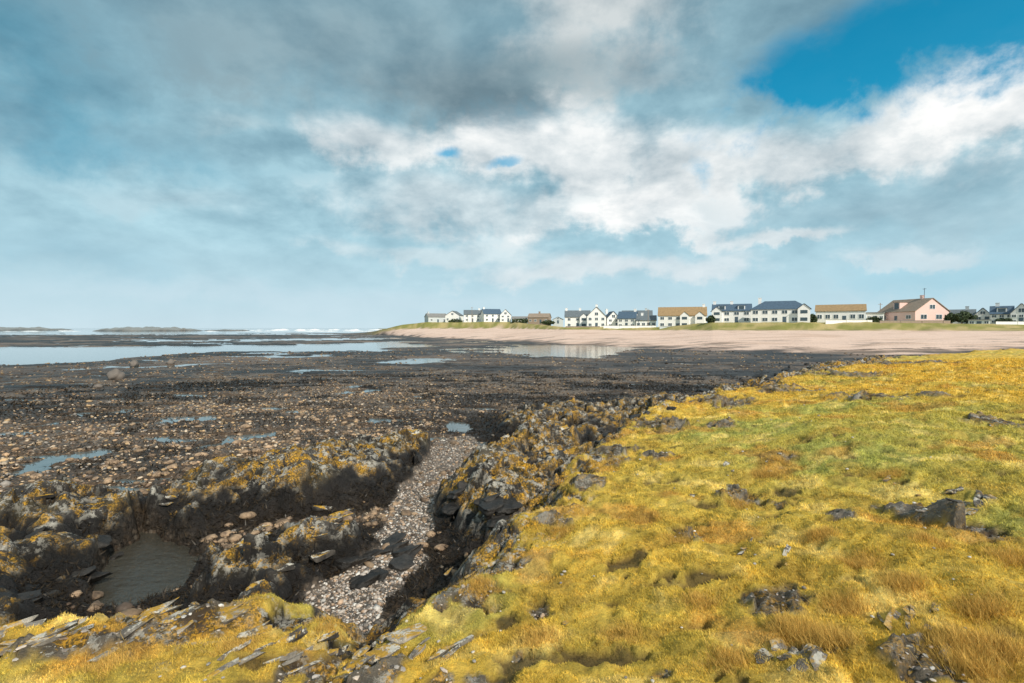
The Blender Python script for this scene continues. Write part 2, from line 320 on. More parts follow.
gx, gy = P(930, 430, 2.2); gb = np.exp(-(((X-gx)/6.0)**2+((Y-gy)/5.0)**2)); gx, gy = P(640, 585, 2.0); gb = gb+.4*np.exp(-(((X-gx)/1.2)**2+((Y-gy)/.9)**2)); gx, gy = P(120, 650, 1.7); gb = gb+.5*np.exp(-(((X-gx)/1.3)**2+((Y-gy)/.8)**2))
gc = np.zeros_like(col)+np.array([.70, .46, .066], np.float32)
gc = mixc(gc, (.43, .42, .10), np.clip(ss(.1, .6, a4+.6*a1)*.6+gb*.75, 0, 1))
gc = mixc(gc, (.86, .66, .22), ss(.12, .55, a2)*.6)
gc = mixc(gc, (.44, .28, .055), ss(.05, .5, -a2+.4*a3)*.5)
gc = mixc(gc, (.54, .27, .06), ss(.2, .55, fbm(X/1.3, Y/1.3, 4, 34))*.55)
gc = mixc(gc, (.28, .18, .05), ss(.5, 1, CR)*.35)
gc *= (1+.42*a3)[..., None].clip(.4, 1.8)
gc = mixc(gc, (.07, .045, .025), HOL*.8)
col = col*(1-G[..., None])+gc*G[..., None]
wetm = np.clip((1-G)*(1-sandm)*(1-dunem)*(.85-.6*hi*RK), 0, 1)*(1-GRAW)
lichv = np.clip(RK*ss(.40, .72, Z+.35*BIG)*(1-ss(60, 75, D)), 0, 1)*np.where(SC > .3, np.where(X < 0, .95, .6), 1)*(1-.6*CRK)
pebv = np.clip((pebm*.9*(1-RK)+gm+.4*POOL)*(1-G)*(1-sandm)*(1-dunem)*(1-im), 0, 1)*(1-.7*ss(40, 90, D))
V = np.stack([X.ravel(), Y.ravel(), Z.ravel()], 1)
ii = (np.arange(NR-1)[:, None]*NA+np.arange(NA-1)[None]).ravel()
g = np_mesh('ground', V, np.stack([ii, ii+1, ii+NA+1, ii+NA], 1), terrain_mat(), col.reshape(-1, 3), {'lich': lichv.ravel(), 'peb': pebv.ravel(), 'wet': wetm.ravel()})
tag(g, 'shore ground of seaweed flats, lichened ledges, sand and turf bank', 'ground', kind='structure')
def samp(x, y, *arrs):
    r = np.sqrt(x*x+(y+2.5)**2); t = np.arctan2(x, y+2.5)
    fi = np.clip(np.interp(r, rr, np.arange(NR)), 0, NR-1.001); fj = np.clip((t-th[0])/(th[-1]-th[0])*(NA-1), 0, NA-1.001)
    i = fi.astype(int); j = fj.astype(int); a = fi-i; b = fj-j; out = []
    for A in arrs:
        if A.ndim == 3: a_, b_ = a[:, None], b[:, None]
        else: a_, b_ = a, b
        out.append(A[i, j]*(1-a_)*(1-b_)+A[i+1, j]*a_*(1-b_)+A[i, j+1]*(1-a_)*b_+A[i+1, j+1]*a_*b_)
    return out
def scatter(n, r0, r1, amax=52):
    t = np.radians(rng.uniform(-amax, amax, n)); r = np.exp(rng.uniform(np.log(r0), np.log(r1), n)); return r*np.sin(t), r*np.cos(t)
# ------------------------------------------------------------ water
me = MB(); me.add([(-30000, 11, -.03), (30000, 11, -.03), (30000, 40000, -.03), (-30000, 40000, -.03)], [(0, 1, 2, 3)])
o = me.build('sea', water_mat('sea_water', (.15, .18, .18), 1.2, .04)); tag(o, 'grey blue sea and shallow tidal water filling the flats', 'sea', kind='structure')
me = MB(); me.add([(-9.5, 5.5, -.07), (-2.5, 5.5, -.07), (-2.5, 10.9, -.07), (-9.5, 10.9, -.07)], [(0, 1, 2, 3)])
o = me.build('pool_water', water_mat('pool_surface', (.42, .40, .32), 7, .05, .85, .8)); tag(o, 'clear still water of the tide pool below the ledges', 'water', kind='structure')
sm = simple('surf_foam', (.8, .83, .85), .7, .1, .2)
for (a, b_, Yw, hh) in ((205, 385, 620, 1.3), (215, 330, 820, 2.0), (300, 420, 700, 1.4), (60, 110, 800, 1.8), (-60, 90, 620, .9), (240, 400, 1100, 2.6)):
    x0 = (a-512)/512*Yw; x1 = (b_-512)/512*Yw; xx = np.linspace(x0, x1, 260).astype(np.float32)
    hgt = np.clip(fbm(xx/30, xx*0+Yw, 4, 40)+.25, 0, 1)*hh; n = len(xx)
    yy = Yw+10*fbm(xx/80, xx*0+3.3, 2, 41)
    V = np.concatenate([np.stack([xx, yy-3, xx*0-.3], 1), np.stack([xx, yy, hgt-.1], 1), np.stack([xx, yy+6, xx*0-.3], 1)])
    k = np.arange(n-1); Fq = np.concatenate([np.stack([k, k+1, k+n+1, k+n], 1), np.stack([k+n, k+n+1, k+2*n+1, k+2*n], 1)])
    o = np_mesh('surf', V, Fq, sm); tag(o, 'white line of breaking surf far out', 'surf', kind='structure')
# ------------------------------------------------------------ grass blades
def blades(name, x, y, z, col, L, W, lean, windx, windy, mat, tip=1.25):
    n = len(x); az = rng.uniform(0, 2*np.pi, n); px_, py_ = np.cos(az), np.sin(az)
    la = rng.uniform(0, 2*np.pi, n); lm = lean*rng.uniform(.3, 1.2, n)
    dx = np.cos(la)*lm+windx; dy = np.sin(la)*lm+windy; dz = np.ones(n); q = np.sqrt(dx*dx+dy*dy+dz*dz)
    b0 = np.stack([x-px_*W/2, y-py_*W/2, z-.006], 1); b1 = np.stack([x+px_*W/2, y+py_*W/2, z-.006], 1)
    t = np.stack([x+dx/q*L, y+dy/q*L, z+dz/q*L], 1)
    V = np.stack([b0, b1, t], 1).reshape(-1, 3); Fc = np.arange(3*n).reshape(-1, 3)
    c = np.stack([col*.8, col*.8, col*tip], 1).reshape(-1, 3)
    return np_mesh(name, V, Fc, mat, c, smooth=False)
gmat = vcol_mat('turf_blade', .8, .25)
x, y = scatter(1400000, 1.9, 42)
z, gg, cc, ho = samp(x, y, Z, G, col, HOL); keep = rng.random(len(x)) < ss(.35, .8, gg)*(1-.75*ho); x, y, z, cc = x[keep], y[keep], z[keep], cc[keep]
d = np.sqrt(x*x+y*y); n = len(x)
pt = fbm((x/.5).astype(np.float32), (y/.5).astype(np.float32), 3, 50)
L = (.010+.0020*d)*rng.uniform(.5, 1.6, n)*np.clip(1+.9*pt, .3, 2.5); W = .0011*d+.0008
cc = cc*rng.uniform(.55, 1.55, n)[:, None]*1.1
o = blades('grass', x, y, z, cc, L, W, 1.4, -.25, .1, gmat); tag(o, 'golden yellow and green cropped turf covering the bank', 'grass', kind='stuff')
tl = [(800,632,.12),(828,642,.13),(845,612,.1),(975,668,.15),(1000,650,.14),(948,640,.1),(765,468,.12),(778,460,.1),(905,585,.09),(700,600,.06),(480,585,.08),(860,560,.08),(1010,560,.1),(730,660,.07),(330,625,.07),(240,645,.07),(110,665,.07),(985,610,.11),(820,535,.08),(560,535,.07),(890,470,.08),(620,640,.06),(640,520,.07),(740,500,.08),(930,540,.08),(540,640,.06),(680,540,.07)]
xs_, ys_, ls_ = [], [], []
for (a, b_, l) in tl:
    cx, cy = P(a, b_, 2.2)
    for _ in range(4):
        z0 = float(samp(np.array([cx]), np.array([cy]), Z)[0][0]); cx, cy = P(a, b_, z0)
    m = 1500; xs_.append(cx+rng.normal(0, .09, m)); ys_.append(cy+rng.normal(0, .08, m)); ls_.append(np.full(m, l)*rng.uniform(.4, 1.2, m))
x = np.concatenate(xs_); y = np.concatenate(ys_); L = np.concatenate(ls_); z, = samp(x, y, Z); n = len(x)
cc = np.array([.70, .46, .12])[None]*rng.uniform(.4, 1.4, n)[:, None]
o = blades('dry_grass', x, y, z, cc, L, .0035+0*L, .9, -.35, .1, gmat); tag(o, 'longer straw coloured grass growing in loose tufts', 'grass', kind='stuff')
x, y = scatter(300000, 6, 45); z, gg, r_, gv, bd = samp(x, y, Z, GRAW, RK, gm, band)
nn = fbm((x/1.2).astype(np.float32), (y/1.2).astype(np.float32), 3, 52)
keep = (gg < .05) & (gv < .3) & (z > -.05) & (z < .40+.25*nn) & (rng.random(len(x)) < np.where(r_ > .4, .7, np.clip(ss(.0, .5, nn)*.3+bd*.7, 0, 1)))
x, y, z = x[keep], y[keep], z[keep]; d = np.sqrt(x*x+y*y); n = len(x)
cc = np.array([.024, .017, .010])[None]*rng.uniform(.3, 1.9, n)[:, None]
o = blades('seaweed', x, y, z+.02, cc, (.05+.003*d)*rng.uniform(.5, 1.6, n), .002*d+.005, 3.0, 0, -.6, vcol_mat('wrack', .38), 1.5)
tag(o, 'dark brown bladder wrack draped over the ledges and flats', 'seaweed', kind='stuff')
# ------------------------------------------------------------ stones
def ico(sub):
    bm = bmesh.new(); bmesh.ops.create_icosphere(bm, subdivisions=sub, radius=1)
    v = np.array([p.co[:] for p in bm.verts]); f = np.array([[q.index for q in fc.verts] for fc in bm.faces]); bm.free(); return v, f
def stones_mesh(x, y, z, s, cols, sub, flat=.5):
    v0, f0 = ico(sub); n = len(x); V = np.repeat(v0[None], n, 0)*(1+rng.uniform(-.25, .25, (n, len(v0), 1)))
    V[:, :, 0] *= (s*rng.uniform(.8, 1.3, n))[:, None]; V[:, :, 1] *= (s*rng.uniform(.55, .95, n))[:, None]; V[:, :, 2] *= (s*rng.uniform(flat*.6, flat*1.3, n))[:, None]
    t = rng.uniform(-.35, .35, n); c_, s_ = np.cos(t)[:, None], np.sin(t)[:, None]; a = V[:, :, 0]*c_-V[:, :, 2]*s_; b = V[:, :, 0]*s_+V[:, :, 2]*c_; V[:, :, 0] = a; V[:, :, 2] = b
    t = rng.uniform(0, 6.28, n); c_, s_ = np.cos(t)[:, None], np.sin(t)[:, None]; a = V[:, :, 0]*c_-V[:, :, 1]*s_; b = V[:, :, 0]*s_+V[:, :, 1]*c_
    V[:, :, 0] = a+x[:, None]; V[:, :, 1] = b+y[:, None]; V[:, :, 2] += z[:, None]
    Fc = (f0[None]+(np.arange(n)*len(v0))[:, None, None]).reshape(-1, 3)
    return V.reshape(-1, 3), Fc, np.repeat(cols, len(v0), 0)
pal = np.array([[.42, .28, .17], [.32, .23, .15], [.20, .14, .10], [.52, .42, .31], [.28, .25, .22], [.08, .06, .045], [.12, .09, .07], [.48, .33, .18]])
x, y = scatter(120000, 8, 95); z, gg, r_, sa_, gv, tz, bd = samp(x, y, Z, GRAW, RK, sandm, gm, tanzone, band)
nn = fbm((x/3).astype(np.float32), (y/4).astype(np.float32), 3, 53); dist = np.sqrt(x*x+y*y)
keep = (gg < .05) & (r_ < .3) & (sa_ < .2) & (z > -.08) & (rng.random(len(x)) < np.clip(.30+.5*nn+.4*tz, .02, 1)*(1-.45*ss(28, 60, dist))*(1-.92*bd))
x, y, z, tz = x[keep], y[keep], z[keep], tz[keep]; d = np.sqrt(x*x+y*y); n = len(x)
s = np.clip(.043*np.exp(rng.normal(0, .5, n)), .02, .14); s = np.maximum(s, d*.0017*rng.uniform(.6, 1.4, n)); s = np.where(rng.random(n) < .012, s*1.6, s)
ci = rng.integers(0, 8, n); cc = pal[ci]*rng.uniform(.55, 1.1, n)[:, None]*(.75+.45*tz)[:, None]
order = np.argsort(-(s/d)*((np.abs(x/y) < .98) & (d > 9))); big300 = order[:270]; rest = order[270:]
smat = vcol_mat('shore_stone', .6)
a = stones_mesh(x[rest], y[rest], z[rest]+s[rest]*.15, s[rest], cc[rest], 1)
o = np_mesh('stones', *a[:2], smat, a[2]); tag(o, 'countless small brown and grey stones strewn over the tidal flats', 'stones', kind='stuff')
def stone_data(sub, seed, flat):
    v, f = ico(sub); v = v.astype(np.float32)
    nz = 1+.32*fbm(v[:, 0]*1.3+seed, v[:, 1]*1.3+v[:, 2], 3, seed); v = v*nz[:, None]; v[:, 2] *= flat; v[:, 1] *= .78
    me = bpy.data.meshes.new('stone'); me.from_pydata(v.tolist(), [], f.tolist()); me.polygons.foreach_set('use_smooth', [True]*len(f)); me.update(); return me
tan = rock_mat('brown_stone', (.09, .06, .04), (.42, .29, .18), .0, .4)
sdat = [stone_data(2, k+60, .4+.08*(k % 3)) for k in range(7)]
for m_ in sdat: m_.materials.append(tan)
def put(name, me_, loc, sc_, rot, label, cat, group=None):
    o = bpy.data.objects.new(name, me_); C.objects.link(o); o.location = loc; o.scale = sc_; o.rotation_euler = rot; return tag(o, label, cat, group)
for q, i in enumerate(big300):
    k_ = float(s[i]); put('stone', sdat[q % 7], (float(x[i]), float(y[i]), float(z[i])+.1*k_), (k_*1.15,)*3, (random.uniform(-.2, .2), random.uniform(-.2, .2), random.uniform(0, 6)),
        'flat brown stone strewn with many others over the tidal flat', 'stone', 'brown stones strewn over the tidal flat')
pale = rock_mat('pale_stone', (.3, .27, .23), (.62, .58, .5), .0, .1); pdat = []
for k in range(4): m_ = stone_data(2, k+90, .45); m_.materials.append(pale); pdat.append(m_)
x, y = scatter(900, 2.5, 16, 44); z, gg = samp(x, y, Z, G); kk = np.where(gg > .6)[0][:110]
for i in kk:
    k_ = random.uniform(.007, .017)*(1+.08*y[i]); put('pebble', random.choice(pdat), (float(x[i]), float(y[i]), float(z[i])+.3*k_+.01), (k_,)*3, (0, 0, random.uniform(0, 6)), 'small pale pebble lying loose on the turf', 'pebble', 'pale pebbles scattered on the turf')
x, y = scatter(100000, 5, 22, 35); z, gv, gg, r_ = samp(x, y, Z, gm, GRAW, RK); keep = (gv > .3) & (gg < .1) & (r_ < .6) & (z > -.06)
x, y, z = x[keep], y[keep], z[keep]; n = len(x); s = np.clip(.018*np.exp(rng.normal(0, .45, n)), .010, .06)
p2 = np.array([[.50, .45, .40], [.38, .33, .29], [.58, .49, .41], [.20, .18, .16], [.46, .33, .23], [.66, .63, .58], [.12, .11, .10]])
a = stones_mesh(x, y, z+s*.2, s, p2[rng.integers(0, 7, n)]*rng.uniform(.65, 1.15, n)[:, None], 1)
o = np_mesh('shingle', *a[:2], smat, a[2]); tag(o, 'pale mixed shingle lying along the floor of the gully', 'shingle', kind='stuff')
x, y = scatter(120000, 2, 30); z, sv = samp(x, y, Z, SC); keep = (sv > .5) & (rng.random(len(x)) < .22)
x, y, z = x[keep], y[keep], z[keep]; n = len(x); s = np.clip(.009*np.exp(rng.normal(0, .65, n)), .004, .032)*(1+.05*np.sqrt(x*x+y*y))
a = stones_mesh(x, y, z+s*.15, s, p2[rng.integers(0, 7, n)]*rng.uniform(.45, 1.15, n)[:, None], 1, .35)
o = np_mesh('gravel', *a[:2], smat, a[2], smooth=False); tag(o, 'grey gravel and slate chips in bare scars of the turf', 'gravel', kind='stuff')
def rock_data(seed, sx, sy, sz):
    r2 = random.Random(seed); bm = bmesh.new()
    for _ in range(16): bm.verts.new((r2.uniform(-1, 1)*sx, r2.uniform(-1, 1)*sy, r2.choice((-1, -.3, .4, 1))*sz*r2.uniform(.7, 1)))
    bmesh.ops.convex_hull(bm, input=bm.verts); junk = [v for v in bm.verts if not v.link_faces]
    for v in junk: bm.verts.remove(v)
    bmesh.ops.bevel(bm, geom=bm.edges[:], offset=.05*min(1, sy*1.5), segments=1, affect='EDGES')
    bmesh.ops.triangulate(bm, faces=bm.faces[:]); bmesh.ops.subdivide_edges(bm, edges=bm.edges[:], cuts=3, use_grid_fill=True)
    for v in bm.verts:
        p = v.co; st = math.sin(p.z*16+p.x*3+seed)*.045; h_ = math.sin(p.x*7.3+seed)*math.cos(p.y*8.1+p.z*5)*.08
        v.co += Vector((p.x, p.y, p.z*.5))*(st+h_)
    me = bpy.data.meshes.new('rock'); bm.to_mesh(me); bm.free(); return me
gm1 = rock_mat('lichen_rock', (.016, .014, .013), (.11, .097, .083), .95, .0); gm2 = rock_mat('black_rock', (.009, .008, .007), (.04, .035, .03), .0, .6); gm3 = rock_mat('slate_rock', (.035, .03, .027), (.18, .16, .135), .75, .1); gm4 = rock_mat('pale_ledge', (.08, .07, .06), (.33, .30, .255), .95, 0)
def variants(mat, flat, ys_=.6):
    out = []
    for k in range(5):
        m_ = rock_data(k*7+int(flat*100), 1, ys_*(1+.12*k), flat); m_.materials.append(mat); out.append(m_)
    return out
vb = variants(gm2, .38); vs = variants(gm3, .22, .35); vlong = variants(gm3, .16, .2); vllong = variants(gm1, .3, .3); vpale = variants(gm4, .13, .16); vpale2 = variants(gm4, .24, .36)
def rocks_at(lst, data, label, cat, group, name='rock', tilt=.25, sink=.1):
    for (a, b_, z_, size) in lst:
        zt = z_
        for _ in range(5):
            xx, yy = P(a, b_, zt); zt = .5*zt+.5*float(samp(np.array([xx]), np.array([yy]), Z)[0][0])
        if yy > 55: continue
        s_ = size*yy/512
        put(name, random.choice(data), (xx, yy, zt+s_*sink), (s_, s_, s_*random.uniform(.8, 1.2)), (random.uniform(-tilt, tilt), random.uniform(-tilt, tilt)-.12, R(42)+random.uniform(-.3, .3)), label, cat, group)
rb = random.Random(3)
def around(n, poly_, z_, s0, s1):
    out = []
    for _ in range(n):
        k = rb.randrange(len(poly_)-1); t = rb.random()
        out.append((poly_[k][0]*(1-t)+poly_[k+1][0]*t+rb.uniform(-8, 8), poly_[k][1]*(1-t)+poly_[k+1][1]*t+rb.uniform(-5, 5), z_, rb.uniform(s0, s1)))
    return out
rocks_at(around(22, [(335,572),(365,555),(395,545),(405,560),(360,582)], .3, 8, 20), vb, 'wet black slab wedged across the floor of the gully', 'rock', 'black slabs across the gully floor', sink=-.05)
rocks_at(around(16, [(440,515),(465,490),(495,500),(515,510),(475,528)], .7, 8, 18), vb, 'black jagged rock at foot of the turf bank', 'rock', 'black rocks at the foot of the bank', sink=-.15)
rocks_at(around(12, [(0,530),(60,530),(115,540),(80,575),(40,595),(0,600)], .5, 10, 20), vb, 'black weedy rock left of the tide pool', 'rock', 'black rocks left of the tide pool', sink=-.2)
rocks_at(around(14, [(225,555),(270,525),(315,508),(350,515),(300,550),(240,590)], .8, 8, 16), vllong, 'grey and orange lichened rock between pool and gully', 'rock', 'lichened rocks between pool and gully', sink=-.12)
rocks_at(around(20, [(10,500),(80,495),(170,495),(220,470),(300,448),(390,428),(430,432)], .8, 6, 13), vllong, 'lichened rock on crest of the long left ledge', 'rock', 'lichened rocks on the long left ledge', sink=-.12)
rocks_at(around(18, [(475,460),(520,432),(565,425),(545,455),(495,480)], 1., 6, 13), vllong, 'lichened rock on the outcrop right of the gully', 'rock', 'lichened rocks right of the gully', sink=-.12)
rocks_at(around(56, [(590,445),(635,414),(700,394),(765,379),(815,365),(900,353)], 1.6, 4, 8), vb, 'dark rock along the far rim of the turf', 'rock', 'dark rocks along the far turf rim', sink=-.1)
SL = [((905,486),'white flecked rock in turf scar near the right edge',3,5,9,vs),((965,500),'dark split rock in the large turf scar at right',12,8,17,vs),((990,423),'low grey rock in the turf at far right',3,5,8,vs),((748,464),'dark rock in the turf hollow right of centre',4,5,9,vs),((692,493),'pale small rock alone in the turf right of centre',1,6,7,vpale2),
 ((770,552),'slate shard in the broad scar of the turf',7,6,11,vlong),((792,655),'upright slate in scar at the bottom of the photo',8,11,22,vs),((910,615),'slate slab in bare soil at lower right',9,9,20,vlong),((925,655),'flat slate at the bottom right among grass tufts',8,9,18,vs),((378,640),'lichened boulder at lower left centre edge of turf',8,10,22,vpale2),((312,640),'lichened rock in the cleft at bottom left',5,9,18,vllong),((50,634),'long pale slate strip sunk in turf at bottom left',9,16,34,vpale),((195,618),'orange lichened rock on the near turf edge below the pool',13,9,20,vpale2),((250,655),'slanting slate strip in the turf at bottom left beside the cleft',8,10,26,vpale),((470,560),'grey rock breaking through the turf edge',5,6,12,vlong),((565,620),'small white flecked stone in the turf at bottom centre',1,5,6,vpale2),((435,640),'lichened rock in the turf at bottom left of centre',8,8,20,vpale)]
for (a, b_), lab, n, s0, s1, dat in SL:
    wdt = 62 if a < 260 else 30
    rocks_at([(a+rb.uniform(-wdt, wdt)*(n > 1), b_+rb.uniform(-12, 12)*(n > 1), 2, rb.uniform(s0, s1)) for _ in range(n)], dat, lab, 'rock', ('rocks: '+lab) if n > 1 else None, sink=-.09 if a < 500 else -.07, tilt=.16 if a < 500 else .28)
bould = simple('boulder_grey', (.17, .145, .125), .8, .4, 2)
for (a, b_, sz, lab) in ((116,379,8,'rounded grey boulder on the weed flat, largest of the left three'),(134,366,5,'pale boulder just behind the largest one on the weed flat'),(171,364,4,'small pale boulder on the weed flat, rightmost of the three'),(98,388,3.5,'small dark boulder in front of the rounded grey one')):
    xx, yy = P(a, b_, .05); s_ = sz*yy/512; m_ = stone_data(3, int(a), .75); m_.materials.append(bould); put('boulder', m_, (xx, yy, .05+s_*.4), (s_,)*3, (0, 0, a), lab, 'boulder')
# ------------------------------------------------------------ houses
white = simple('white_render', (.88, .87, .85), .8, .04, .6); cream = simple('cream_render', (.84, .80, .7), .8, .06, .6); pink = simple('pink_render', (.84, .58, .52), .8, .06, .6)
stonew = simple('brown_wall', (.34, .26, .2), .9, .25, 2); greyw = simple('grey_blue_wall', (.56, .60, .62), .8, .1, 1)
def roofmat(name, c):
    m, n, b = newmat(name); tc = n.new('ShaderNodeTexCoord').outputs['Object']
    wv = n.new('ShaderNodeTexWave'); wv.wave_type = 'BANDS'; wv.bands_direction = 'Z'; wv.inputs['Scale'].default_value = 1.6; wv.inputs['Distortion'].default_value = .6; n.link(tc, wv.inputs[0])
    cc = n.mix(1.0, c, grey(n, n.math('MULTIPLY_ADD', n.noise(tc, 1.8, 6), 1.0, .5)), 'MULTIPLY'); cc = n.mix(n.math('MULTIPLY', wv.outputs['Fac'], .25), cc, tuple(v*.5 for v in c))
    n.link(cc, b.inputs['Base Color']); b.inputs['Roughness'].default_value = .75; return m
slate = roofmat('slate_roof', (.14, .17, .19)); slate2 = roofmat('blue_slate_roof', (.07, .12, .18)); brown = roofmat('brown_tile_roof', (.32, .25, .19)); ochre = roofmat('ochre_tile_roof', (.36, .24, .12)); gr = roofmat('grey_tile_roof', (.25, .25, .24))
glass, ng, bg = newmat('window_glass'); bg.inputs['Roughness'].default_value = .15
tcg = ng.new('ShaderNodeTexCoord').outputs['Object']; ng.link(ng.mix(ng.noise(tcg, 2, 3), (.03, .05, .07), (.10, .14, .16)), bg.inputs['Base Color'])
frame = simple('window_frame_white', (.85, .85, .85), .5, .05, 3); doorm = simple('door_paint', (.08, .12, .16), .5, .1, 2)
def prism(mb, W, D_, z0, z1, axis):
    if axis == 'x': vs = [(-W/2, -D_/2, z0), (-W/2, D_/2, z0), (-W/2, 0, z1), (W/2, -D_/2, z0), (W/2, D_/2, z0), (W/2, 0, z1)]
    else: vs = [(-W/2, -D_/2, z0), (W/2, -D_/2, z0), (0, -D_/2, z1), (-W/2, D_/2, z0), (W/2, D_/2, z0), (0, D_/2, z1)]
    mb.add(vs, [(0, 1, 2), (3, 5, 4), (0, 3, 4, 1), (1, 4, 5, 2), (0, 2, 5, 3)])
def slab(mb, a, b, c, d, t=.16):
    q = [Vector(p) for p in (a, b, c, d)]; nrm = (q[1]-q[0]).cross(q[3]-q[0]).normalized()
    if nrm.z < 0: nrm = -nrm
    mb.add([tuple(p+nrm*.01) for p in q]+[tuple(p+nrm*t) for p in q], [(0, 1, 2, 3), (4, 5, 6, 7), (0, 1, 5, 4), (1, 2, 6, 5), (2, 3, 7, 6), (3, 0, 4, 7)])
def roof_geo(kind, W, D_, He, Hr, ov=.25):
    m = MB(); w = W/2+ov; d = D_/2+ov
    if kind == 'side':
        dz = (Hr-He)/(D_/2)*ov
        slab(m, (-w, -d, He-dz), (w, -d, He-dz), (w, 0, Hr), (-w, 0, Hr)); slab(m, (-w, d, He-dz), (w, d, He-dz), (w, 0, Hr), (-w, 0, Hr))
    elif kind == 'front':
        dz = (Hr-He)/(W/2)*ov
        slab(m, (-w, -d, He-dz), (-w, d, He-dz), (0, d, Hr), (0, -d, Hr)); slab(m, (w, -d, He-dz), (w, d, He-dz), (0, d, Hr), (0, -d, Hr))
    elif kind == 'hip':
        k = min(W/2*.8, D_/2); m.add([(-w, -d, He), (w, -d, He), (w, d, He), (-w, d, He), (-w+k, 0, Hr), (w-k, 0, Hr), (-w, -d, He-.15), (w, -d, He-.15), (w, d, He-.15), (-w, d, He-.15)],
            [(0, 1, 5, 4), (2, 3, 4, 5), (1, 2, 5), (3, 0, 4), (0, 1, 7, 6), (1, 2, 8, 7), (2, 3, 9, 8), (3, 0, 6, 9), (6, 7, 8, 9)])
    else:
        m.box(-w, w, -d, d, He, Hr)
    return m
def window(root, x_, z_, w, h, yf, side=0):
    f = MB(); t = .1; p = MB()
    f.box(x_-w/2-t, x_+w/2+t, yf-.07, yf-.002, z_-t, z_); f.box(x_-w/2-t, x_+w/2+t, yf-.07, yf-.002, z_+h, z_+h+t)
    f.box(x_-w/2-t, x_-w/2, yf-.07, yf-.002, z_, z_+h); f.box(x_+w/2, x_+w/2+t, yf-.07, yf-.002, z_, z_+h); f.box(x_-.04, x_+.04, yf-.07, yf-.002, z_, z_+h)
    p.box(x_-w/2, x_-.04, yf-.045, yf-.004, z_, z_+h); p.box(x_+.04, x_+w/2, yf-.045, yf-.004, z_, z_+h)
    if side:
        f.v = [(-b, a, c) for a, b, c in f.v]; p.v = [(-b, a, c) for a, b, c in p.v]
    fo = f.build('window', frame, root); p.build('pane', glass, fo)
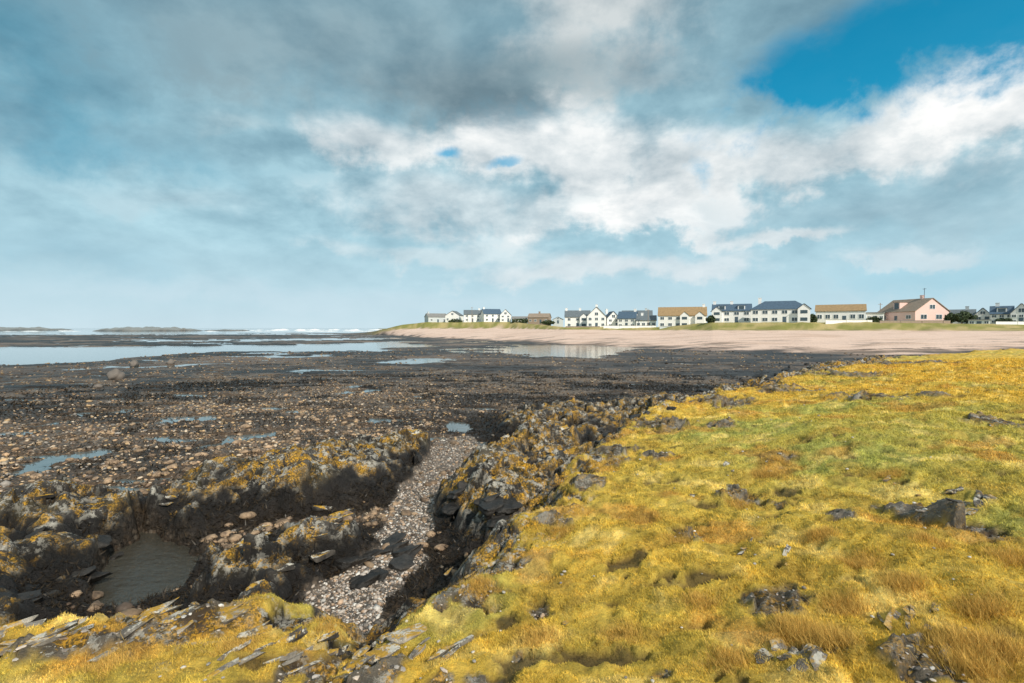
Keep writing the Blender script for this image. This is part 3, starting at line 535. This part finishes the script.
def house(name, px0, px1, Yd, base, eave, ridge, kind, wall, roof, label, rows=1, cols=4, chim=(), rot=0, D_=8, ww=1.05, wh=1.0, door=True, bay=None, aerial=False, dormer=(), gable_end=False):
    pc = (px0+px1)/2; u = (pc-512)/512; W = (px1-px0)*Yd/512/math.sqrt(1+u*u); x0, _, zb = AT(pc, base, Yd)
    He = (base-eave)*Yd/512; Hr = (base-ridge)*Yd/512
    root = bpy.data.objects.new(name, None); C.objects.link(root); root.location = (x0*(1+3/Yd), Yd+3, zb); root.rotation_euler = (0, 0, -math.atan(u)+rot); tag(root, label, 'house')
    m = MB(); m.box(-W/2, W/2, -D_/2, D_/2, -2.5, He)
    if kind == 'side': prism(m, W-.01, D_-.01, He-.01, Hr-.06, 'x')
    if kind == 'front': prism(m, W-.01, D_-.01, He-.01, Hr-.06, 'y')
    m.build('wall', wall, root); rf = roof_geo(kind, W, D_, He, Hr).build('roof', roof, root)
    for c_ in chim:
        cm = MB(); cx = W*(c_-.5); cm.box(cx-.45, cx+.45, -.35, .35, Hr-.9, Hr+1.0); cm.box(cx-.52, cx+.52, -.42, .42, Hr+1.0, Hr+1.12); cm.build('chimney', wall, rf)
    if aerial:
        am = MB(); am.box(W*.3-.05, W*.3+.05, -.05, .05, Hr-1, Hr+3.2); am.box(W*.3-.6, W*.3+.6, -.03, .03, Hr+2.9, Hr+3.0); am.build('aerial', doorm, rf)
    yf = -D_/2; hs = He/rows
    for r_ in range(rows):
        for c_ in range(cols):
            xx = W*((c_+.5)/cols-.5)
            if bay and any(abs(xx-W*(b-.5)) < 2.1 for b in bay): continue
            if door and r_ == 0 and c_ == cols//2:
                dm = MB(); dm.box(xx-.5, xx+.5, yf-.05, yf-.002, 0, min(2.05, He*.8)); dd_ = dm.build('door', doorm, root)
                hm = MB(); hm.box(xx+.3, xx+.4, yf-.1, yf-.052, .95, 1.05); hm.build('handle', frame, dd_); continue
            window(root, xx, r_*hs+hs*.34, min(ww, W/cols*.55), min(wh, hs*.45), yf)
    if kind == 'front': window(root, 0, He+(Hr-He)*.12, min(1.2, W*.3), min(1.1, (Hr-He)*.4), yf)
    if gable_end:
        for yy in (-D_*.25, D_*.2): window(root, yy, He*.3, 1.9, 1.3, -W/2, side=1)
        window(root, 0, He+(Hr-He)*.18, 1.7, 1.2, -W/2, side=1)
    for dx in dormer:
        dm = MB(); cx = W*(dx-.5); zz0 = He+(Hr-He)*.15; zz1 = He+(Hr-He)*.75; dm.box(cx-1.1, cx+1.1, -D_/2*.85, -D_*.1, zz0, zz1); do = dm.build('dormer', wall, root)
        p = MB(); p.box(cx-.8, cx+.8, -D_/2*.85-.05, -D_/2*.85-.004, zz0+.25, zz1-.15); p.build('pane', glass, do)
        p = MB(); p.box(cx-1.25, cx+1.25, -D_/2*.85-.15, -D_*.05, zz1+.003, zz1+.13); p.build('dormer_roof', roof, do)
    if bay:
        for bx in bay:
            cx = W*(bx-.5); hb = He*.98; bm_ = MB(); bm_.box(cx-1.6, cx+1.6, yf-1.2, yf-.003, -2, hb); bo = bm_.build('bay', wall, root)
            bm_ = MB(); bm_.add([(cx-1.6, yf-1.2, hb+.002), (cx+1.6, yf-1.2, hb+.002), (cx, yf-1.2, hb+1.4), (cx-1.6, yf-.02, hb+.002), (cx+1.6, yf-.02, hb+.002), (cx, yf-.02, hb+1.4)], [(0, 1, 2), (3, 5, 4), (0, 2, 5, 3), (1, 4, 5, 2), (0, 3, 4, 1)]); bm_.build('gable', wall, bo)
            bm_ = MB(); slab(bm_, (cx-1.9, yf-1.4, hb-.2), (cx-1.9, yf+2, hb-.2), (cx, yf+2, hb+1.46), (cx, yf-1.4, hb+1.46)); slab(bm_, (cx+1.9, yf-1.4, hb-.2), (cx+1.9, yf+2, hb-.2), (cx, yf+2, hb+1.46), (cx, yf-1.4, hb+1.46)); bm_.build('bay_roof', roof, bo)
            for r_ in range(rows):
                p = MB(); p.box(cx-.9, cx+.9, yf-1.25, yf-1.204, r_*hs+hs*.34, r_*hs+hs*.34+min(wh, hs*.45)); p.build('pane', glass, bo)
    return root
house('cottage', 426, 446, 305, 322.8, 317, 313.5, 'side', greyw, gr, 'small grey cottage at far left end of the village', 1, 3, (.1,), rot=.3)
house('cottage', 447, 462, 298, 322.5, 315.5, 311, 'front', white, slate, 'narrow white gabled cottage, second from the left end of the village', 1, 3, (), rot=-.3)
house('house', 464, 481, 290, 322, 314.5, 310, 'side', white, slate, 'white slate roofed house, third from the left end of the village', 2, 3, (.9,))
house('house', 482, 500, 284, 322, 314, 309, 'side', white, slate2, 'white house with a left chimney beside a narrow gabled cottage', 2, 3, (.08,), rot=.25)
house('cottage', 500, 511, 278, 322, 315, 309.5, 'front', white, slate, 'narrow white gabled cottage left of the low cream bungalow', 2, 2)
house('bungalow', 512, 527, 275, 323, 319, 316.5, 'side', cream, gr, 'low cream bungalow left of the brown walled house', 1, 3)
house('house', 529, 550, 268, 323.5, 317.5, 313.5, 'side', stonew, brown, 'brown walled house in the left part of the village', 1, 4, (.5,), rot=-.2)
house('shed', 553, 563, 262, 323.5, 319.5, 317, 'front', greyw, slate, 'small grey shed beside the brown walled house', 1, 1)
house('house', 565, 590, 210, 328, 317, 310.5, 'side', white, slate, 'white house with grey slates left of the tall gabled house', 2, 3, (.05, .6), bay=(.75,))
house('house', 587, 606, 202, 328, 316.5, 307, 'front', white, slate, 'tall white house with steep front gable and chimneys', 2, 3, (.5,), dormer=())
house('house', 605, 618, 206, 328, 318.5, 311.5, 'front', white, slate2, 'lower white gabled house right of the tall gabled house', 2, 2, (.1,), rot=.2)
house('house', 619, 637, 202, 328, 318.5, 311.5, 'side', white, slate2, 'white blue roofed house left of the white bungalow', 2, 3, (.9,), rot=-.15)
house('bungalow', 636, 656, 199, 328, 320.5, 315.5, 'side', white, slate, 'white bungalow left of the ochre roofed house', 1, 4, (.3,))
house('cottage', 622, 652, 225, 327.5, 317, 310.5, 'side', greyw, slate, 'grey cottage behind the white bungalow', 1, 4, (.8,))
house('house', 658, 706, 192, 328, 315.5, 307, 'side', white, ochre, 'wide white house with ochre roof and front bays', 2, 6, (.95,), bay=(.55, .86), ww=1.3)
house('house', 712, 751, 170, 323, 311, 304, 'side', white, slate2, 'white house with blue slates and dormers beside the large hipped one', 2, 4, (.05, .5), dormer=(.25, .75), ww=1.4, bay=(.12,))
house('house', 750, 809, 155, 323.5, 309, 300.5, 'hip', white, slate2, 'large white two storey house with blue hipped roof', 2, 6, (.15,), bay=(.9,), ww=1.4, wh=1.2)
house('bungalow', 815, 865, 157, 322.5, 311, 304.5, 'side', white, ochre, 'white bungalow with wide brown orange roof', 1, 6, (), ww=1.5, wh=1.2)
house('garage', 866, 884, 158, 322.5, 313.5, 312.2, 'flat', white, gr, 'flat roofed white garage left of the pink house', 1, 3)
house('house', 884, 940, 155, 322.5, 311.5, 299, 'side', pink, brown, 'pale pink house with big brown roof and aerial', 1, 3, (.75,), rot=-.8, D_=11, aerial=True, ww=1.6, gable_end=True, dormer=(.45,))
house('bungalow', 948, 975, 162, 322.5, 316, 309.5, 'side', greyw, slate, 'low grey blue bungalow right of the pink house', 1, 4, (.7,))
house('cottage', 974, 991, 158, 323, 315, 308, 'front', white, slate2, 'small white gabled cottage near the right edge of photo', 1, 2)
house('house', 990, 1013, 150, 324.5, 314, 306, 'side', white, slate2, 'white house with a dormer near the right edge of photo', 2, 3, (.3,), dormer=(.5,))
house('house', 1010, 1032, 146, 324.5, 313.5, 303.5, 'front', white, slate, 'white gabled house cut by the right edge of photo', 2, 3, (.8,))
house('house', 1036, 1090, 150, 324.5, 313, 305, 'side', white, slate, 'white house just past the right edge of the photo', 2, 6)
house('shed', 968, 990, 143, 325.4, 320.2, 319.4, 'flat', white, gr, 'low flat roofed white outbuilding at far right', 1, 3)
def wall(px0, px1, Yd, base, h, mat, label):
    a = AT(px0, base, Yd); b = AT(px1, base, Yd); m = MB(); L_ = b[0]-a[0]
    root = bpy.data.objects.new('garden_wall', None); C.objects.link(root); root.location = (a[0], Yd, (a[2]+b[2])/2); tag(root, label, 'wall')
    m.box(0, L_, -.12, .12, -2, h); m.build('wall_face', mat, root); m = MB(); m.box(-.04, L_+.04, -.18, .18, h+.003, h+.09); m.build('coping', gr, root)
    for k in range(int(L_//6)+1):
        m = MB(); m.box(k*6-.22, k*6+.22, -.22, -.123, -2, h-.004); m.build('pier', mat, root)
wall(604, 656, 190, 328.4, 1.0, white, 'low white garden wall in front of the white bungalow'); wall(660, 704, 184, 328.6, .8, greyw, 'low grey wall in front of the ochre roofed house')
wall(826, 872, 148, 323.2, .9, white, 'white garden wall in front of the brown orange roofed bungalow'); wall(880, 950, 145, 323.5, .8, stonew, 'brown garden wall in front of the pink house'); wall(996, 1060, 140, 325.6, 1.1, white, 'white boundary wall at far right edge'); wall(566, 600, 198, 328.8, .9, stonew, 'brown garden wall below the tall gabled house')
leaf = simple('shrub_leaf', (.05, .075, .03), .8, .4, 2)
def shrub(px, Yd, base, wpx, hpx, label):
    x0, _, z0 = AT(px, base, Yd); w = wpx*Yd/1024; h = hpx*Yd/512; n = 900
    t = rng.normal(size=(n, 3)); t /= np.linalg.norm(t, axis=1)[:, None]; t *= rng.uniform(.5, 1, n)[:, None]**.4; lump = 1+.3*np.sin(t[:, 0:1]*5+px)*np.cos(t[:, 1:2]*4)
    c = t*lump*np.array([w, w*.6, h*.5]); c[:, 2] += h*.48; q = rng.normal(size=(n, 4, 3))*.22; V = (c[:, None]+q).reshape(-1, 3)
    root = bpy.data.objects.new('shrub', None); C.objects.link(root); root.location = (x0, Yd, z0); tag(root, label, 'shrub')
    o = np_mesh('foliage', V, np.arange(4*n).reshape(-1, 4), leaf, smooth=False); o.parent = root
    m = MB(); m.box(-.12, .12, -.12, .12, -.5, h*.5); m.build('stem', stonew, root)
shrub(962, 146, 322, 24, 10, 'dark green shrub right of the pink house'); shrub(949, 152, 322, 10, 8, 'small dark shrub against the pink house'); shrub(874, 150, 322.6, 12, 5, 'low dark shrub in front of the flat roofed garage')
shrub(711, 165, 323, 8, 7, 'dark shrub between ochre and blue roofed houses'); shrub(812, 152, 323, 8, 8, 'dark shrub right of the large hipped house'); shrub(520, 262, 323.6, 16, 5, 'low hedge like shrub before the cream bungalow'); shrub(548, 255, 324.5, 14, 4, 'low shrub before the brown walled house'); shrub(455, 290, 323.4, 14, 4, 'low shrub at the left end of the village')
shrub(1004, 143, 324, 14, 5, 'dark shrub behind the white boundary wall at far right')
def pole(px, Yd, base, top, label):
    x0, _, z0 = AT(px, base, Yd); h = (base-top)*Yd/512; m = MB(); root = bpy.data.objects.new('utility_pole', None); C.objects.link(root); root.location = (x0, Yd, z0); tag(root, label, 'pole')
    m.add([(math.cos(k)*r_, math.sin(k)*r_, z_) for z_, r_ in ((-1, .13), (h, .09)) for k in np.linspace(0, 2*np.pi, 9)[:8]], [(k, (k+1) % 8, 8+(k+1) % 8, 8+k) for k in range(8)]+[tuple(range(8, 16))]); m.build('shaft', stonew, root)
    m = MB(); m.box(-.7, .7, -.05, .05, h-.5, h-.38); m.build('crossarm', stonew, root)
pole(472, 285, 322, 307, 'thin utility pole at the left of the village'); pole(648, 195, 328, 309, 'thin utility pole left of the ochre roofed house'); pole(880, 165, 322, 303, 'thin utility pole beside the flat roofed garage')
# ------------------------------------------------------------ sky
w = bpy.data.worlds.new('World'); bpy.context.scene.world = w; w.use_nodes = True; n = NT(w.node_tree); n.n.clear()
sd = Vector((.46, -.66, .60)).normalized()
tc = n.new('ShaderNodeTexCoord').outputs['Generated']; sx = n.new('ShaderNodeSeparateXYZ'); n.link(tc, sx.inputs[0]); dx, dy, dz = sx.outputs
az = n.math('ARCTAN2', dx, dy); el = n.math('ARCSINE', dz)
zp = n.math('ADD', n.math('MAXIMUM', dz, 0), .40); qx = n.math('DIVIDE', dx, zp); qy = n.math('DIVIDE', dy, zp)
cb = n.new('ShaderNodeCombineXYZ'); n.link(qx, cb.inputs[0]); n.link(qy, cb.inputs[1]); n.link(dz, cb.inputs[2]); q = cb.outputs[0]
off = n.new('ShaderNodeVectorMath', operation='ADD'); n.link(q, off.inputs[0]); off.inputs[1].default_value = (.04, .02, .08)
N1 = n.noise(q, 2.8, 8, .56, .1); N1b = n.noise(off.outputs[0], 2.8, 8, .56, .1); N2 = n.noise(q, 1.3, 5, .55, .2); N3 = n.noise(tc, 6.5, 8, .6, .15)
base = n.new('ShaderNodeCombineXYZ')
n.link(n.math('ADD', az, n.math('MULTIPLY_ADD', N2, .22, -.11)), base.inputs[0]); n.link(n.math('ADD', el, n.math('MULTIPLY_ADD', N3, .14, -.07)), base.inputs[1])
ramp = n.new('ShaderNodeValToRGB'); e = ramp.color_ramp.elements; n.link(n.math('DIVIDE', el, 1.5708), ramp.inputs[0])
e[0].position = 0; e[0].color = (*lin((200, 223, 233)), 1); e[1].position = 1; e[1].color = (*lin((190, 198, 202)), 1)
for p_, c_ in ((.04, (186, 217, 229)), (.10, (168, 206, 220)), (.20, (150, 189, 204)), (.34, (132, 168, 183)), (.5, (165, 180, 186))):
    t_ = e.new(p_); t_.color = (*lin(c_), 1)
c = ramp.outputs[0]
edge_n = n.math('MULTIPLY_ADD', n.math('ADD', N1, N3), 2.2, -2.2)
def blob(px, py, rx, ry, rot):
    d_ = Vector(ray(px, py)).normalized(); a_ = math.atan2(d_.x, d_.y); e_ = math.asin(d_.z); u = (px-512)/512; k = 1/(1+u*u)
    mp = n.new('ShaderNodeMapping', vector_type='TEXTURE'); mp.inputs['Location'].default_value = (a_, e_, 0); mp.inputs['Rotation'].default_value = (0, 0, R(rot))
    mp.inputs['Scale'].default_value = (rx/512*k, ry/512*math.sqrt(k), 1); n.link(base.outputs[0], mp.inputs[0])
    ln = n.new('ShaderNodeVectorMath', operation='LENGTH'); n.link(mp.outputs[0], ln.inputs[0]); return ln.outputs['Value']
blobs = [
 (0,30,270,150,0,(56,130,158),.82,1.5),(330,60,320,66,0,(130,155,166),.75,1.3),(630,15,120,50,0,(196,205,208),.9,1.1),(500,88,220,30,6,(130,151,160),.75,1.1),(660,80,80,26,0,(176,189,194),.6,1),
 (90,150,230,36,0,(98,158,183),.6,1.4),(375,146,80,28,-5,(220,228,231),.9,.8),(240,125,60,14,0,(176,199,207),.5,1),(170,205,120,18,0,(178,205,216),.6,1.1),(60,255,150,28,0,(142,190,210),.4,1.3),
 (590,165,160,50,-6,(228,234,236),.95,.75),(450,205,150,30,0,(204,219,225),.85,.9),(655,212,95,26,0,(238,242,243),.9,.65),(780,165,160,34,-6,(218,226,229),.9,.8),
 (880,218,240,28,-6,(160,189,202),.6,1.1),(1000,175,160,28,0,(146,181,196),.55,1.1),(800,238,80,10,0,(224,232,235),.8,.8),(610,268,140,15,0,(216,227,232),.8,.9),(420,250,120,11,0,(200,218,225),.7,.9),
 (960,272,170,24,0,(152,203,222),.5,1.3),(900,252,70,9,0,(206,221,228),.65,.9),(930,122,190,38,18,(218,226,229),.95,.75),(1010,86,120,30,20,(236,240,241),.9,.65),(300,295,300,14,0,(196,220,231),.6,1.2)]
for (px, py, rx_, ry_, ro, cc_, st, soft) in blobs:
    f = n.math('ADD', n.math('SUBTRACT', 1.2, blob(px, py, rx_, ry_, ro)), edge_n); f = n.mr(f, 0, soft, 0, st); c = n.mix(f, c, lin(cc_))
fade = n.mr(el, .03, .28)
rel = n.math('ADD', n.math('MULTIPLY', n.math('MULTIPLY', n.math('SUBTRACT', N1, N1b), 1.8), fade), 1.0)
tex = n.math('ADD', n.math('MULTIPLY', n.math('MULTIPLY_ADD', n.math('ADD', N3, N1), .5, -.5), n.math('MULTIPLY_ADD', fade, .75, .25)), 1.03)
kk_ = n.math('MINIMUM', n.math('MAXIMUM', n.math('MULTIPLY', rel, tex), .74), 1.2)
ck = n.new('ShaderNodeCombineColor'); n.link(n.math('POWER', kk_, 1.25), ck.inputs[0]); n.link(kk_, ck.inputs[1]); n.link(n.math('POWER', kk_, .85), ck.inputs[2])
c = n.mix(1.0, c, ck.outputs[0], 'MULTIPLY')
hole = None
for (px, py, rx_, ry_, ro, st) in ((880,42,180,52,12,1),(800,72,76,40,0,1),(1000,14,130,46,10,1),(450,156,12,7,0,.8),(508,166,20,6,0,.7),(1200,40,120,60,0,1)):
    small = rx_ < 40
    f = n.math('ADD', n.math('SUBTRACT', 1.25, blob(px, py, rx_, ry_, ro)), n.math('MULTIPLY', edge_n, 1.6 if small else 1.15)); f = n.mr(f, 0, 1.1 if small else .9, 0, st)
    hole = f if hole is None else n.math('MAXIMUM', hole, f)
sky = n.new('ShaderNodeTexSky', sky_type='NISHITA'); sky.sun_disc = False; sky.sun_elevation = math.asin(sd.z); sky.sun_rotation = math.atan2(sd.x, sd.y); sky.ozone_density = 3
tint = n.mix(1.0, sky.outputs[0], (.03, 1.4, 1.45), 'MULTIPLY')
b1 = n.new('ShaderNodeBackground'); b1.inputs[1].default_value = .1; n.link(tint, b1.inputs[0]); b2 = n.new('ShaderNodeBackground'); b2.inputs[1].default_value = 1.0; n.link(c, b2.inputs[0])
mx = n.new('ShaderNodeMixShader'); n.link(n.math('MULTIPLY', hole, .96), mx.inputs[0]); n.link(b2.outputs[0], mx.inputs[1]); n.link(b1.outputs[0], mx.inputs[2])
ow = n.new('ShaderNodeOutputWorld'); n.link(mx.outputs[0], ow.inputs[0])
sl = bpy.data.lights.new('sun', 'SUN'); sl.energy = 4.2; sl.angle = R(2); sl.color = (1, .92, .80); so = bpy.data.objects.new('sun', sl); C.objects.link(so); so.rotation_euler = sd.to_track_quat('Z', 'Y').to_euler()
cam = bpy.data.cameras.new('camera'); cam.lens = 18; cam.sensor_width = 36; cam.clip_start = .05; cam.clip_end = 60000
co = bpy.data.objects.new('camera', cam); C.objects.link(co); co.location = (0, 0, EYE); co.rotation_euler = (math.pi/2-PITCH, 0, 0); bpy.context.scene.camera = co
vs_ = bpy.context.scene.view_settings; vs_.view_transform = 'Standard'; vs_.look = 'None'; vs_.exposure = 0
